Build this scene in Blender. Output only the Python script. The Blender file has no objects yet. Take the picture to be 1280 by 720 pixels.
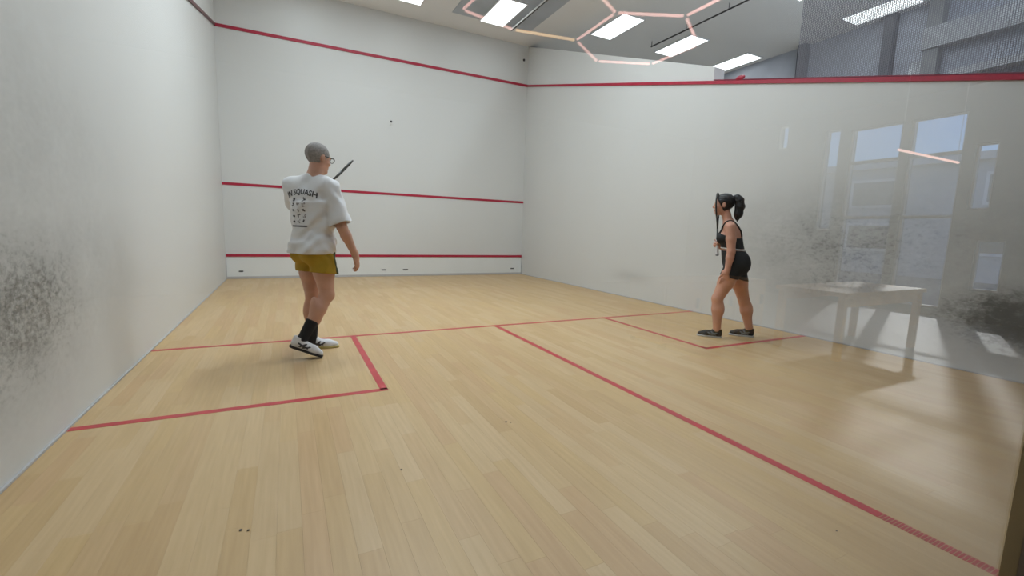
import bpy, bmesh, math, random
import numpy as np
from mathutils import Vector, Matrix
from mathutils.bvhtree import BVHTree

random.seed(7)
C = bpy.context.scene.collection
SC = bpy.context.scene

# ------------------------------------------------------------------ camera, world, exposure
def rot(rx, ry, rz):
    return Matrix.Rotation(rz, 3, 'Z') @ Matrix.Rotation(rx, 3, 'X') @ Matrix.Rotation(ry, 3, 'Y')
cam_data = bpy.data.cameras.new('camera'); cam = bpy.data.objects.new('camera', cam_data); C.objects.link(cam)
R = rot(-0.1290, -0.0325, -0.4678)                      # columns: right, forward, up
M3 = Matrix((R.col[0], R.col[2], -R.col[1])).transposed()
cam.matrix_world = Matrix.Translation((1.0607, -10.1009, 1.1096)) @ M3.to_4x4()
cam_data.sensor_width = 36.0; cam_data.lens = 36.0 * 558.29 / 1280.0
cam_data.clip_start = 0.02
SC.camera = cam
vs = SC.view_settings
vs.view_transform = 'Standard'; vs.look = 'None'; vs.gamma = 1.0; vs.use_curve_mapping = False
vs.exposure = -0.15
w = bpy.data.worlds.new('world'); SC.world = w; w.use_nodes = True
nt = w.node_tree
sky = nt.nodes.new('ShaderNodeTexSky'); sky.sky_type = 'NISHITA'; sky.sun_disc = False
sky.sun_elevation = math.radians(35); sky.sun_rotation = math.radians(200)
tintn = nt.nodes.new('ShaderNodeMix'); tintn.data_type = 'RGBA'; tintn.blend_type = 'MULTIPLY'; tintn.inputs[0].default_value = 1
tintn.inputs[7].default_value = (.72, .88, 1.25, 1)
nt.links.new(sky.outputs[0], tintn.inputs[6]); nt.links.new(tintn.outputs[2], nt.nodes['Background'].inputs[0])
nt.nodes['Background'].inputs[1].default_value = 0.20
sl = bpy.data.lights.new('sun', 'SUN'); sl.energy = 1.0; sl.angle = math.radians(1.5); sl.color = (1.0, .95, .92)
so_ = bpy.data.objects.new('sun', sl); C.objects.link(so_); so_.location = (30, -22, 14)
so_.rotation_euler = Vector((-1.0, .385, -.46)).to_track_quat('-Z', 'Y').to_euler()
PANEL_W = 3.2          # emission of the ceiling panels
CEIL = 5.5

# ------------------------------------------------------------------ materials
def mat(name, col, rough=0.6, metal=0.0, noise=None, bump=None, **kw):
    m = bpy.data.materials.new(name); m.use_nodes = True
    b = m.node_tree.nodes['Principled BSDF']; L = m.node_tree.links; N = m.node_tree.nodes
    b.inputs['Base Color'].default_value = (*col, 1); b.inputs['Roughness'].default_value = rough
    b.inputs['Metallic'].default_value = metal
    for k, v in kw.items(): b.inputs[k].default_value = v
    if noise or bump:
        tc = N.new('ShaderNodeTexCoord')
    if noise:
        sc, amt = noise
        n = N.new('ShaderNodeTexNoise'); n.inputs['Scale'].default_value = sc; n.inputs['Detail'].default_value = 5
        L.new(tc.outputs['Object'], n.inputs['Vector'])
        r = N.new('ShaderNodeValToRGB')
        r.color_ramp.elements[0].color = (*[max(0, c * (1 - amt)) for c in col], 1); r.color_ramp.elements[0].position = .3
        r.color_ramp.elements[1].color = (*[min(1, c * (1 + amt)) for c in col], 1); r.color_ramp.elements[1].position = .7
        L.new(n.outputs[0], r.inputs[0]); L.new(r.outputs[0], b.inputs['Base Color'])
    if bump:
        sc, st = bump
        n2 = N.new('ShaderNodeTexNoise'); n2.inputs['Scale'].default_value = sc; n2.inputs['Detail'].default_value = 4
        L.new(tc.outputs['Object'], n2.inputs['Vector'])
        bp = N.new('ShaderNodeBump'); bp.inputs['Strength'].default_value = st; bp.inputs['Distance'].default_value = 0.01
        L.new(n2.outputs[0], bp.inputs['Height']); L.new(bp.outputs[0], b.inputs['Normal'])
    return m
def emit(name, col, st):
    m = bpy.data.materials.new(name); m.use_nodes = True; N = m.node_tree.nodes
    N.remove(N['Principled BSDF']); e = N.new('ShaderNodeEmission')
    e.inputs[0].default_value = (*col, 1); e.inputs[1].default_value = st
    m.node_tree.links.new(e.outputs[0], N['Material Output'].inputs[0]); return m

def marked_wall(name, col, marks, rough=0.45):
    """white plaster with ball marks: each mark cloud is a gaussian about (x,y,z) with sizes, world position"""
    m = bpy.data.materials.new(name); m.use_nodes = True
    N = m.node_tree.nodes; L = m.node_tree.links; b = N['Principled BSDF']
    b.inputs['Roughness'].default_value = rough
    geo = N.new('ShaderNodeNewGeometry')
    def math_(op, a, c=None, d=None):
        n = N.new('ShaderNodeMath'); n.operation = op
        for i, q in enumerate((a, c, d)):
            if q is None: continue
            if isinstance(q, (int, float)): n.inputs[i].default_value = q
            else: L.new(q, n.inputs[i])
        return n.outputs[0]
    def noise(scale, det=6, stretch=(1, 1, 1), rough_=.6):
        mp = N.new('ShaderNodeMapping'); mp.inputs['Scale'].default_value = stretch
        L.new(geo.outputs['Position'], mp.inputs[0])
        n = N.new('ShaderNodeTexNoise'); n.inputs['Scale'].default_value = scale; n.inputs['Detail'].default_value = det
        n.inputs['Roughness'].default_value = rough_
        L.new(mp.outputs[0], n.inputs['Vector']); return n.outputs[0]
    sep = N.new('ShaderNodeSeparateXYZ'); L.new(geo.outputs['Position'], sep.inputs[0])
    tot = None
    for (y, z, sy, sz, amp) in marks:
        dy = math_('DIVIDE', math_('SUBTRACT', sep.outputs[1], y), sy)
        dz = math_('DIVIDE', math_('SUBTRACT', sep.outputs[2], z), sz)
        r2 = math_('ADD', math_('MULTIPLY', dy, dy), math_('MULTIPLY', dz, dz))
        g = math_('MULTIPLY', math_('POWER', 2.718, math_('MULTIPLY', r2, -1.0)), amp)
        tot = g if tot is None else math_('MAXIMUM', tot, g)
    smudge = noise(2.3, 5, (1, 1, 1.2))
    fine = noise(26, 9, (1, .75, 1.2), .78)
    big = noise(7, 3)
    # specks: threshold lowers where the cloud is dense
    thr = math_('SUBTRACT', .74, math_('MULTIPLY', tot, .30))
    sp = math_('MULTIPLY', math_('SUBTRACT', math_('ADD', math_('MULTIPLY', fine, .8), math_('MULTIPLY', big, .2)), thr), 6.0)
    spc = N.new('ShaderNodeClamp'); L.new(sp, spc.inputs[0])
    speck = math_('MULTIPLY', spc.outputs[0], math_('MINIMUM', math_('MULTIPLY', tot, .8), .30))
    vari = math_('ADD', math_('MULTIPLY', math_('SUBTRACT', fine, .5), .8), math_('MULTIPLY', math_('SUBTRACT', smudge, .5), .7))
    haze = math_('MULTIPLY', tot, math_('ADD', vari, .46))
    dirt = math_('MAXIMUM', math_('MINIMUM', math_('ADD', speck, haze), .90), 0.0)
    base = N.new('ShaderNodeMix'); base.data_type = 'RGBA'
    base.inputs[6].default_value = (*col, 1); base.inputs[7].default_value = (col[0] * .93, col[1] * .93, col[2] * .92, 1)
    L.new(noise(0.9, 4, (1, 1, .35)), base.inputs[0])
    mx = N.new('ShaderNodeMix'); mx.data_type = 'RGBA'
    L.new(dirt, mx.inputs[0]); L.new(base.outputs[2], mx.inputs[6]); mx.inputs[7].default_value = (.085, .085, .075, 1)
    L.new(mx.outputs[2], b.inputs['Base Color'])
    bp = N.new('ShaderNodeBump'); bp.inputs['Strength'].default_value = .06; bp.inputs['Distance'].default_value = .01
    L.new(noise(60, 3), bp.inputs['Height']); L.new(bp.outputs[0], b.inputs['Normal'])
    return m

WALL = (.685, .685, .675)
m_front = marked_wall('front_wall_plaster', WALL, [(0, .9, .5, .4, .01)])
m_left = marked_wall('left_wall_plaster', WALL, [(-7.45, .68, 1.0, .48, 1.12), (-6.7, .85, 1.0, .5, .55), (-7.3, 1.4, 1.4, .8, .5), (-9.4, .8, 1.2, .45, 1.0)])
m_right = marked_wall('right_wall_plaster', WALL, [(-8.75, .50, .60, .30, 1.65), (-7.4, .72, 1.0, .38, .8), (-7.4, 1.05, 1.5, .60, .85), (-4.1, .37, .4, .10, .42)])
m_plain = mat('grey_plaster', (.40, .40, .40), .8, noise=(2, .06))
m_dark = mat('dark_grey_plaster', (.44, .46, .52), .8, noise=(1.5, .15))
m_mid = mat('mid_grey_beam', (.46, .46, .47), .7, noise=(3, .12))
m_ceil = mat('grey_ceiling', (.86, .855, .85), .85, noise=(.8, .04))
m_ceil_dark = mat('blue_grey_ceiling_strip', (.46, .50, .55), .6, noise=(2, .1))
m_red = mat('red_line_paint', (.41, .014, .045), .45, noise=(14, .12))
m_redfloor = mat('red_floor_paint', (.50, .035, .045), .35, noise=(9, .15))
m_tin = mat('white_tin_sheet', (.74, .75, .74), .35, noise=(3, .02))
m_skirt = mat('grey_skirting_strip', (.47, .46, .46), .5)
m_black = mat('black_metal', (.02, .02, .022), .5)
m_slot = mat('black_slot', (.03, .03, .03), .8)
m_white = mat('white_metal', (.75, .75, .75), .4)
m_post = mat('brown_grey_post', (.26, .20, .155), .6, noise=(5, .1))
m_postedge = mat('yellow_wood_edge', (.36, .26, .11), .5)
m_wood_l = mat('orange_beech', (.80, .38, .03), .45, noise=(4, .15))
m_lobby = mat('lobby_grey_plaster', (.20, .19, .175), .8, noise=(2, .05))
m_lfloor = mat('polished_pale_floor', (.44, .39, .38), .48, noise=(3, .05))
m_panel = emit('light_panel_diffuser', (.93, .97, 1.0), PANEL_W)
m_tube = emit('warm_led_tube', (1.0, .60, .52), 2.6)
m_hex = emit('pink_led_tube', (1.0, .52, .46), 7.5)
m_tube_o = emit('amber_led_tube', (1.0, .62, .30), 7.0)

def glass_mat(name, tint=(.96, .985, .97)):
    m = mat(name, tint, 0.0); b = m.node_tree.nodes['Principled BSDF']
    b.inputs['Transmission Weight'].default_value = 1.0; b.inputs['IOR'].default_value = 1.47
    b.inputs['Roughness'].default_value = 0.0
    return m
m_glass = glass_mat('court_back_glass')
def pane_mat(name):
    m = bpy.data.materials.new(name); m.use_nodes = True; N = m.node_tree.nodes; L = m.node_tree.links
    N.remove(N['Principled BSDF'])
    lw = N.new('ShaderNodeLayerWeight'); lw.inputs[0].default_value = .12
    t = N.new('ShaderNodeBsdfTransparent'); t.inputs[0].default_value = (.93, .96, .97, 1)
    g = N.new('ShaderNodeBsdfGlossy'); g.inputs['Roughness'].default_value = .02
    mx = N.new('ShaderNodeMixShader'); L.new(lw.outputs['Facing'], mx.inputs[0])
    mu = N.new('ShaderNodeMath'); mu.operation = 'MULTIPLY'; L.new(lw.outputs['Facing'], mu.inputs[0]); mu.inputs[1].default_value = .5
    L.new(mu.outputs[0], mx.inputs[0])
    L.new(t.outputs[0], mx.inputs[1]); L.new(g.outputs[0], mx.inputs[2]); L.new(mx.outputs[0], N['Material Output'].inputs[0])
    return m
m_pane = pane_mat('window_pane')

def plank_mat():
    m = bpy.data.materials.new('maple_plank'); m.use_nodes = True; N = m.node_tree.nodes; L = m.node_tree.links
    b = N['Principled BSDF']
    at = N.new('ShaderNodeAttribute'); at.attribute_name = 'tint'
    geo = N.new('ShaderNodeNewGeometry')
    mp = N.new('ShaderNodeMapping'); mp.inputs['Scale'].default_value = (26, 1.3, 1); L.new(geo.outputs['Position'], mp.inputs[0])
    n = N.new('ShaderNodeTexNoise'); n.inputs['Scale'].default_value = 2.2; n.inputs['Detail'].default_value = 6; L.new(mp.outputs[0], n.inputs[0])
    r = N.new('ShaderNodeValToRGB'); r.color_ramp.elements[0].position = .3; r.color_ramp.elements[1].position = .72
    r.color_ramp.elements[0].color = (.90, .88, .84, 1); r.color_ramp.elements[1].color = (1.03, 1.03, 1.03, 1)
    L.new(n.outputs[0], r.inputs[0])
    mx = N.new('ShaderNodeMix'); mx.data_type = 'RGBA'; mx.blend_type = 'MULTIPLY'; mx.inputs[0].default_value = 1
    L.new(at.outputs['Color'], mx.inputs[6]); L.new(r.outputs[0], mx.inputs[7])
    # broad worn patches
    n2 = N.new('ShaderNodeTexNoise'); n2.inputs['Scale'].default_value = .55; n2.inputs['Detail'].default_value = 3; L.new(geo.outputs['Position'], n2.inputs[0])
    r2 = N.new('ShaderNodeValToRGB'); r2.color_ramp.elements[0].position = .35; r2.color_ramp.elements[1].position = .65
    r2.color_ramp.elements[0].color = (.97, .95, .92, 1); r2.color_ramp.elements[1].color = (1, 1, 1, 1); L.new(n2.outputs[0], r2.inputs[0])
    mx2 = N.new('ShaderNodeMix'); mx2.data_type = 'RGBA'; mx2.blend_type = 'MULTIPLY'; mx2.inputs[0].default_value = 1
    L.new(mx.outputs[2], mx2.inputs[6]); L.new(r2.outputs[0], mx2.inputs[7])
    L.new(mx2.outputs[2], b.inputs['Base Color'])
    b.inputs['Roughness'].default_value = .42
    return m
m_plank = plank_mat()
m_joint = mat('joint', (.40, .27, .14), .8)

# ------------------------------------------------------------------ mesh helpers
def finish(name, bm, m, parent=None, loc=None, smooth=False):
    me = bpy.data.meshes.new(name); bm.to_mesh(me); bm.free()
    if isinstance(m, (list, tuple)):
        for q in m: me.materials.append(q)
    else: me.materials.append(m)
    if smooth: me.polygons.foreach_set('use_smooth', [True] * len(me.polygons))
    o = bpy.data.objects.new(name, me); C.objects.link(o)
    if parent is not None: o.parent = parent
    if loc is not None: o.location = loc
    return o
def box_into(bm, x0, x1, y0, y1, z0, z1):
    vs_ = [bm.verts.new(p) for p in ((x0,y0,z0),(x1,y0,z0),(x1,y1,z0),(x0,y1,z0),(x0,y0,z1),(x1,y0,z1),(x1,y1,z1),(x0,y1,z1))]
    for f in ((3,2,1,0),(4,5,6,7),(0,1,5,4),(1,2,6,5),(2,3,7,6),(3,0,4,7)): bm.faces.new([vs_[i] for i in f])
def box(name, x0, x1, y0, y1, z0, z1, m, parent=None, off=(0,0,0), bevel=0):
    bm = bmesh.new(); box_into(bm, x0-off[0], x1-off[0], y0-off[1], y1-off[1], z0-off[2], z1-off[2])
    if bevel: bmesh.ops.bevel(bm, geom=bm.edges[:], offset=bevel, segments=2, affect='EDGES', profile=.5)
    return finish(name, bm, m, parent)
def prism(name, pts, axis, a0, a1, m, parent=None):
    """extrude a polygon of (p,q) along an axis; axis 0: p=y,q=z; 1: p=x,q=z; 2: p=x,q=y"""
    bm = bmesh.new()
    def mk(p, q, a): return {0: (a, p, q), 1: (p, a, q), 2: (p, q, a)}[axis]
    A = [bm.verts.new(mk(p, q, a0)) for p, q in pts]; B = [bm.verts.new(mk(p, q, a1)) for p, q in pts]
    bm.faces.new(A); bm.faces.new(B[::-1])
    for i in range(len(pts)):
        j = (i + 1) % len(pts); bm.faces.new((A[i], B[i], B[j], A[j]))
    bmesh.ops.recalc_face_normals(bm, faces=bm.faces[:])
    return finish(name, bm, m, parent)
def tube_into(bm, pts, r, n=10, caps=True):
    pts = [Vector(p) for p in pts]; rs = r if isinstance(r, (list, tuple)) else [r] * len(pts)
    rings = []
    t0 = (pts[1] - pts[0]).normalized(); ref = Vector((0,0,1)) if abs(t0.z) < .9 else Vector((1,0,0))
    u = t0.cross(ref).normalized()
    for i, p in enumerate(pts):
        t = (pts[min(i+1, len(pts)-1)] - pts[max(i-1, 0)]).normalized()
        u = (u - t * u.dot(t)).normalized(); v = t.cross(u)
        rings.append([bm.verts.new(p + (u*math.cos(2*math.pi*k/n) + v*math.sin(2*math.pi*k/n))*rs[i]) for k in range(n)])
    for a, b in zip(rings, rings[1:]):
        for k in range(n): bm.faces.new((a[k], a[(k+1) % n], b[(k+1) % n], b[k]))
    if caps: bm.faces.new(rings[0][::-1]); bm.faces.new(rings[-1])
def tube(name, pts, r, m, parent=None, n=10, smooth=True):
    bm = bmesh.new(); tube_into(bm, pts, r, n); return finish(name, bm, m, parent, smooth=smooth)
def empty(name, loc=(0,0,0)):
    o = bpy.data.objects.new(name, None); C.objects.link(o); o.location = loc; o.empty_display_size = .1; return o
def tag(o, label, cat, group=None):
    o['label'] = label; o['category'] = cat
    if group: o['group'] = group
    return o
def struct(o, label=None):
    o['kind'] = 'structure'
    if label: o['label'] = label
    return o
def place(o, root):
    """parent o (built in world coordinates) under root without moving it"""
    o.parent = root; o.matrix_parent_inverse = Matrix.Identity(4)
    o.location = Vector(o.location) - root.location
    return o

# ------------------------------------------------------------------ court shell   (x right, y towards the front wall, front wall at y=0)
W, D = 6.4, 9.75
floor = struct(box('floor', 0, W, -D, 0, -.12, -.021, m_joint), 'pale maple strip floor of the squash court with red court lines')
# planks
TINTS = [(0.578, 0.4, 0.205), (0.594, 0.416, 0.218), (0.562, 0.384, 0.191), (0.606, 0.43, 0.233), (0.581, 0.398, 0.21), (0.55, 0.37, 0.185), (0.591, 0.409, 0.202), (0.613, 0.438, 0.245), (0.571, 0.379, 0.199), (0.587, 0.416, 0.229)]
PW, GAP = .0831, .00012
ncol = 77
planks = []
for c in range(ncol):
    y = -D - random.random() * .7
    while y < 0:
        ln = random.choice((.45, .6, .6, .75, .75, .9, 1.05))
        y0, y1 = max(y, -D), min(y + ln, 0)
        if y1 - y0 > .02: planks.append((c * PW, y0, y1, random.choice(TINTS)))
        y += ln
camp = Vector((1.0607, -10.1009, 1.1096)); Rt = R.transposed()
def view_size(p):
    ctr = Vector((p[0] + PW/2, (p[1]+p[2])/2, 0)); q = Rt @ (ctr - camp)
    if q.y < .3: return 0
    if abs(q.x / q.y) * 558 > 660 or abs(q.z / q.y) * 558 > 380: return 0
    return (p[2]-p[1]) * PW / (q.length ** 3)
planks.sort(key=view_size, reverse=True)
cache = {}
def plank_bm(bm, x, y0, y1, lay=None, tint=None, z=0):
    g = GAP
    b = .0002
    n0 = len(bm.faces)
    lo = [bm.verts.new(p) for p in ((x+g, y0+g, z-.021), (x+PW-g, y0+g, z-.021), (x+PW-g, y1-g, z-.021), (x+g, y1-g, z-.021))]
    mid = [bm.verts.new(p) for p in ((x+g, y0+g, z-b), (x+PW-g, y0+g, z-b), (x+PW-g, y1-g, z-b), (x+g, y1-g, z-b))]
    hi = [bm.verts.new(p) for p in ((x+g+b, y0+g+b, z), (x+PW-g-b, y0+g+b, z), (x+PW-g-b, y1-g-b, z), (x+g+b, y1-g-b, z))]
    fs = [bm.faces.new(hi)]
    for i in range(4):
        j = (i+1) % 4
        fs.append(bm.faces.new((lo[i], lo[j], mid[j], mid[i]))); fs.append(bm.faces.new((mid[i], mid[j], hi[j], hi[i])))
    if lay:
        for f in fs:
            for l in f.loops: l[lay] = (*tint, 1)
for x, y0, y1, tint in planks[:300]:
    key = (round(y1 - y0, 4), tint)
    if key not in cache:
        bm = bmesh.new(); lay = bm.loops.layers.float_color.new('tint')
        plank_bm(bm, 0, 0, y1 - y0, lay, tint)
        me = bpy.data.meshes.new('plank'); bm.to_mesh(me); bm.free(); me.materials.append(m_plank); cache[key] = me
    o = bpy.data.objects.new('plank', cache[key]); C.objects.link(o); o.parent = floor; o.location = (x, y0, 0)
bm = bmesh.new(); lay = bm.loops.layers.float_color.new('tint')
for x, y0, y1, tint in planks[300:]: plank_bm(bm, x, y0, y1, lay, tint)
o = finish('plank_field', bm, m_plank, floor); o['kind'] = 'stuff'
# floor lines (paint, 1 mm)
T = .0012
def stripe(name, x0, x1, y0, y1, m=m_redfloor, label=None):
    o = box(name, x0, x1, y0, y1, -.001, T, m, floor)
    if label: o['label'] = label
    return o
stripe('short_line', 0, W, -5.49, -5.44, label='red painted short line across the court floor')
stripe('half_court_line', 3.175, 3.225, -9.27, -5.49, label='red painted half court line')
bm = bmesh.new()  # end of the half court line, cut into short red bars
y = -9.27
while y > -9.74:
    box_into(bm, 3.175, 3.225, y - .012, y - .0035, -.001, T); y -= .012
o = finish('striped_line_end', bm, m_redfloor, floor); o['label'] = 'striped end of the red half court line'
for x0, x1, xe in ((0, 1.6, 1.6), (4.8, 6.4, 4.75)):
    stripe('service_box_side_line', xe, xe + .05, -7.09, -5.49)
    stripe('service_box_back_line', min(x0, xe), max(x1, xe + .05) if xe == 1.6 else W, -7.115, -7.065)
# little scraps of ball rubber
for (x, y, s) in ((.88,-8.34,.006), (.905,-8.352,.005), (1.5,-8.16,.005), (2.17,-7.88,.007), (2.19,-7.9,.004), (2.92,-9.25,.004)):
    bm = bmesh.new(); bmesh.ops.create_icosphere(bm, subdivisions=1, radius=s)
    for v in bm.verts: v.co.z *= .4
    o = finish('rubber_speck', bm, m_black, floor, (x, y, .0025))

# front wall
wf = struct(box('wall_front', -.2, 12.1, 0, .25, -.12, CEIL, m_front), 'white front wall of the squash court with red lines and tin')
def on_front(name, z0, z1, d, m, x0=0, x1=W, label=None):
    o = box(name, x0, x1, -d, -.0005, z0, z1, m, wf)
    if label: o['label'] = label
    return o
on_front('out_line', 4.57, 4.625, .012, m_red, label='red out line along the top of the front wall')
on_front('service_line', 1.78, 1.83, .008, m_red, label='red service line across the front wall')
tin = on_front('tin', .045, .43, .022, m_tin, .012, W - .012, label='white metal tin board at the foot of the front wall')
o = box('tin_strip', .012, W - .012, -.034, -.0005, .43, .48, m_red, tin); o['label'] = 'red strip on top of the tin'
for x0, x1 in ((.2,.29), (2.9,3.02), (3.37,3.5), (6.08,6.19)):
    bm = bmesh.new(); box_into(bm, x0, x1, -.0245, -.0215, .132, .158)
    bmesh.ops.bevel(bm, geom=[e for e in bm.edges if abs(e.verts[0].co.x - e.verts[1].co.x) < 1e-6 and abs(e.verts[0].co.z-e.verts[1].co.z) < 1e-6], offset=.01, segments=3, affect='EDGES')
    o = finish('hand_slot', bm, m_slot, tin); o['label'] = 'small black slot in the tin'
on_front('skirting_strip', 0.001, .045, .03, m_skirt)
box('corner_seam', .0005, .012, -.03, -.0005, .045, .48, m_skirt, wf)
bm = bmesh.new(); bmesh.ops.create_uvsphere(bm, u_segments=12, v_segments=8, radius=.03)
for v in bm.verts: v.co.y *= .5
o = finish('wall_sensor', bm, m_black, wf, (6.28, -.012, 5.17))

# left wall
wl = struct(box('wall_left', -.25, 0, -D - .05, 0, -.12, CEIL, m_left), 'white left side wall with dark ball marks low down')
def out_z(y): return 4.575 + (2.13 - 4.57) * (-y) / D         # lower edge of the side wall out line
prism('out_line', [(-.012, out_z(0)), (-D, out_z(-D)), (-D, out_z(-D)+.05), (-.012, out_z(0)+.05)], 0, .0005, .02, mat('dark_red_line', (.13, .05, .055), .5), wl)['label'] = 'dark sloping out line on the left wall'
box('skirting_strip', .0005, .012, -D, -.03, .001, .012, m_skirt, wl)

# right wall: solid to the slope, steps down to the out line behind the short line
STEP = -5.5
pts = [(0, -.12), (0, CEIL), (STEP, 3.43), (STEP, out_z(STEP) + .046), (-D - .05, out_z(-D) + .046), (-D - .05, -.12)]
wr = struct(prism('wall_right', pts, 0, W, W + .2, m_right), 'white right side wall with sloping top and ball marks')
prism('out_line', [(-.012, out_z(0) - .0), (-D, out_z(-D) - .0), (-D, out_z(-D) + .046), (-.012, out_z(0) + .042)], 0, W - .02, W - .0005, m_red, wr)['label'] = 'red sloping out line on the right wall'
o = prism('top_rail', [(STEP - .02, out_z(STEP) + .046), (-D, out_z(-D) + .046), (-D, out_z(-D) + .056), (STEP - .02, out_z(STEP) + .056)], 0, W - .021, W + .2, mat('dusky_red_rail', (.22, .02, .05), .5), wr)
bm = bmesh.new(); bmesh.ops.create_uvsphere(bm, u_segments=16, v_segments=10, radius=.07)
for v in bm.verts: v.co.x *= .3; v.co.z *= .45
o = finish('rail_cap', bm, m_red, wr, (W - .012, -5.93, 3.165), smooth=True); o['label'] = 'rounded red cap on the right wall out line'
box('skirting_strip', W - .012, W - .0005, -D, -.03, .001, .012, m_skirt, wr)
# safety net above the low part of the right wall: thin crossing wires
bm = bmesh.new()
NP = .016
def zlow(y): return out_z(y) + .07
y = -6.6
while y > -D:
    box_into(bm, W + .09, W + .094, y - .0025, y + .0025, zlow(y), CEIL); y -= NP
z = zlow(-D)
while z < CEIL:
    ys = -6.6
    if z < zlow(-6.6): ys = -(z - .07 - 4.575) / (2.13 - 4.57) * -D
    ys = min(-6.6, ys)
    box_into(bm, W + .0905, W + .0935, -D, ys, z - .0025, z + .0025); z += NP
o = finish('net_mesh', bm, mat('dark_net_cord', (.20, .20, .23), .7), wr); o['kind'] = 'stuff'; o['label'] = 'dark fine netting above the low part of the right wall'

# ceiling over court and its neighbour
ce = struct(box('ceiling', -.25, 12.1, -D - .3, .25, CEIL, CEIL + .15, m_ceil), 'grey ceiling above the courts')
o = box('dark_strip', 4.22, 6.02, -3.2, -.72, CEIL - .012, CEIL - .0005, m_ceil_dark, ce); o['label'] = 'blue grey strip of ceiling round a light panel'

# far side of the neighbouring court
wo = struct(box('wall_far_right', 11.8, 12.1, -D - .05, 0, -.12, CEIL, m_dark), 'dark grey wall far beyond the netting')
for y0, y1 in ((-3.45, -3.27), (-5.12, -4.95)):
    o = box('pillar', 11.62, 11.8, y0, y1, -.0, CEIL - .001, mat('dark_pillar', (.09, .092, .105), .8), wo)
o = box('pillar', 11.6, 11.8, -5.86, -5.64, 0, CEIL - .001, mat('pale_pillar', (.30, .30, .30), .8), wo)
o = box('beam', 11.55, 11.8, -D, -5.62, 4.62, 4.98, m_mid, wo)
o = box('ledge', 11.5, 11.8, -D, -6.1, 4.02, 4.14, m_mid, wo)
o = box('pale_patch', 11.77, 11.8, -5.64, -5.38, 4.0, 4.5, mat('pale_patch_paint', (.62, .64, .66), .6, noise=(6, .3)), wo)
nf = struct(box('floor_beyond', W + .2, 12.1, -D, 0, -.12, 0, mat('neighbour_floor', (.42, .32, .19), .5, noise=(2, .1))), 'floor of the neighbouring court')

# back wall: glass sheet up to 2.6 m with a solid header, and one post
wb = struct(box('wall_back', -.25, 12.1, -D - .25, -D - .05, 2.75, CEIL, m_plain), 'plain wall above the glass back wall')
gl = box('glass_panel', .001, W - .001, -D - .012, -D, .004, 2.75, m_glass, wb); gl['label'] = 'clear glass back wall of the court'
po = box('door_post', 2.785, 2.90, -D - .065, -D + .045, 0.001, 2.74, m_post, wb, bevel=.004); po['label'] = 'brown grey upright post at the glass door'
box('post_edge', 2.779, 2.785, -D + .015, -D + .045, 0.001, 2.74, m_postedge, po)
box('infill', W + .2, 12.1, -D - .25, -D - .05, -.1, 2.75, m_plain, wb)

# lobby behind the camera, seen only as reflections in the glass
LX0, LX1, LY1, LH = -2.0, 10.0, -17.5, 3.4
lf = struct(box('floor_lobby', LX0, LX1 + .2, LY1, -D - .05, -.12, -.002, m_lfloor), 'polished pale floor of the lobby behind the glass')
lc = struct(box('ceiling_lobby', LX0, LX1 + .2, LY1, -D - .25, LH, LH + .1, m_lobby), 'grey lobby ceiling')
struct(box('wall_lobby_back', LX0, LX1 + .2, LY1 - .2, LY1, -.12, LH, m_lobby), 'grey back wall of the lobby')
struct(box('wall_lobby_left', LX0 - .2, LX0, LY1, -D - .05, -.12, LH, m_lobby), 'grey left wall of the lobby')
struct(box('wall_back_left', LX0, -.25, -D - .25, -D - .05, -.12, LH, m_lobby), 'grey wall beside the glass')
# window wall: piers and spandrels around openings (y range, z range)
openings = [(-11.93, -12.24, .45, 1.18), (-12.16, -12.40, 1.62, 2.56), (-12.54, -13.20, .12, 3.05), (-13.32, -14.06, .12, 3.05), (-14.24, -14.50, 1.3, 3.1), (-15.2, -15.4, 2.9, 3.34)]
ww = struct(box('wall_lobby_window', LX1, LX1 + .2, LY1, -16.0, -.12, LH, m_lobby), 'lobby window wall with several openings')
edges = sorted({-9.8, -16.0, *[a for o_ in openings for a in o_[:2]]})
for y0, y1 in zip(edges, edges[1:]):
    ym = (y0 + y1) / 2
    zs = sorted([(o_[2], o_[3]) for o_ in openings if o_[1] < ym < o_[0]])
    z = -.12
    for a, b in zs:
        if a > z: box('wall_pier', LX1, LX1 + .2, y0, y1, z, a, m_lobby, ww)
        z = b
    if z < LH: box('wall_pier', LX1, LX1 + .2, y0, y1, z, LH, m_lobby, ww)
for i, (y1, y0, z0, z1) in enumerate(openings):
    wn = empty('window_%d' % (i + 1), (LX1 + .08, (y0+y1)/2, z0)); struct(wn, 'white framed lobby window')
    bm = bmesh.new()
    f = .025
    for b in ((y0, y0+f, z0, z1), (y1-f, y1, z0, z1), (y0+f, y1-f, z0, z0+f), (y0+f, y1-f, z1-f, z1)):
        box_into(bm, -.03, .03, b[0]-wn.location.y, b[1]-wn.location.y, b[2]-z0, b[3]-z0)
    if z1 - z0 > 2:
        for zz in (1.5 - z0, 2.45 - z0): box_into(bm, -.028, .028, y0+f-wn.location.y, y1-f-wn.location.y, zz, zz+.05)
    finish('window_frame', bm, m_white, wn)
    box('pane', -.004, .004, y0+f-wn.location.y, y1-f-wn.location.y, f, z1-z0-f, m_pane, wn)
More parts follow.
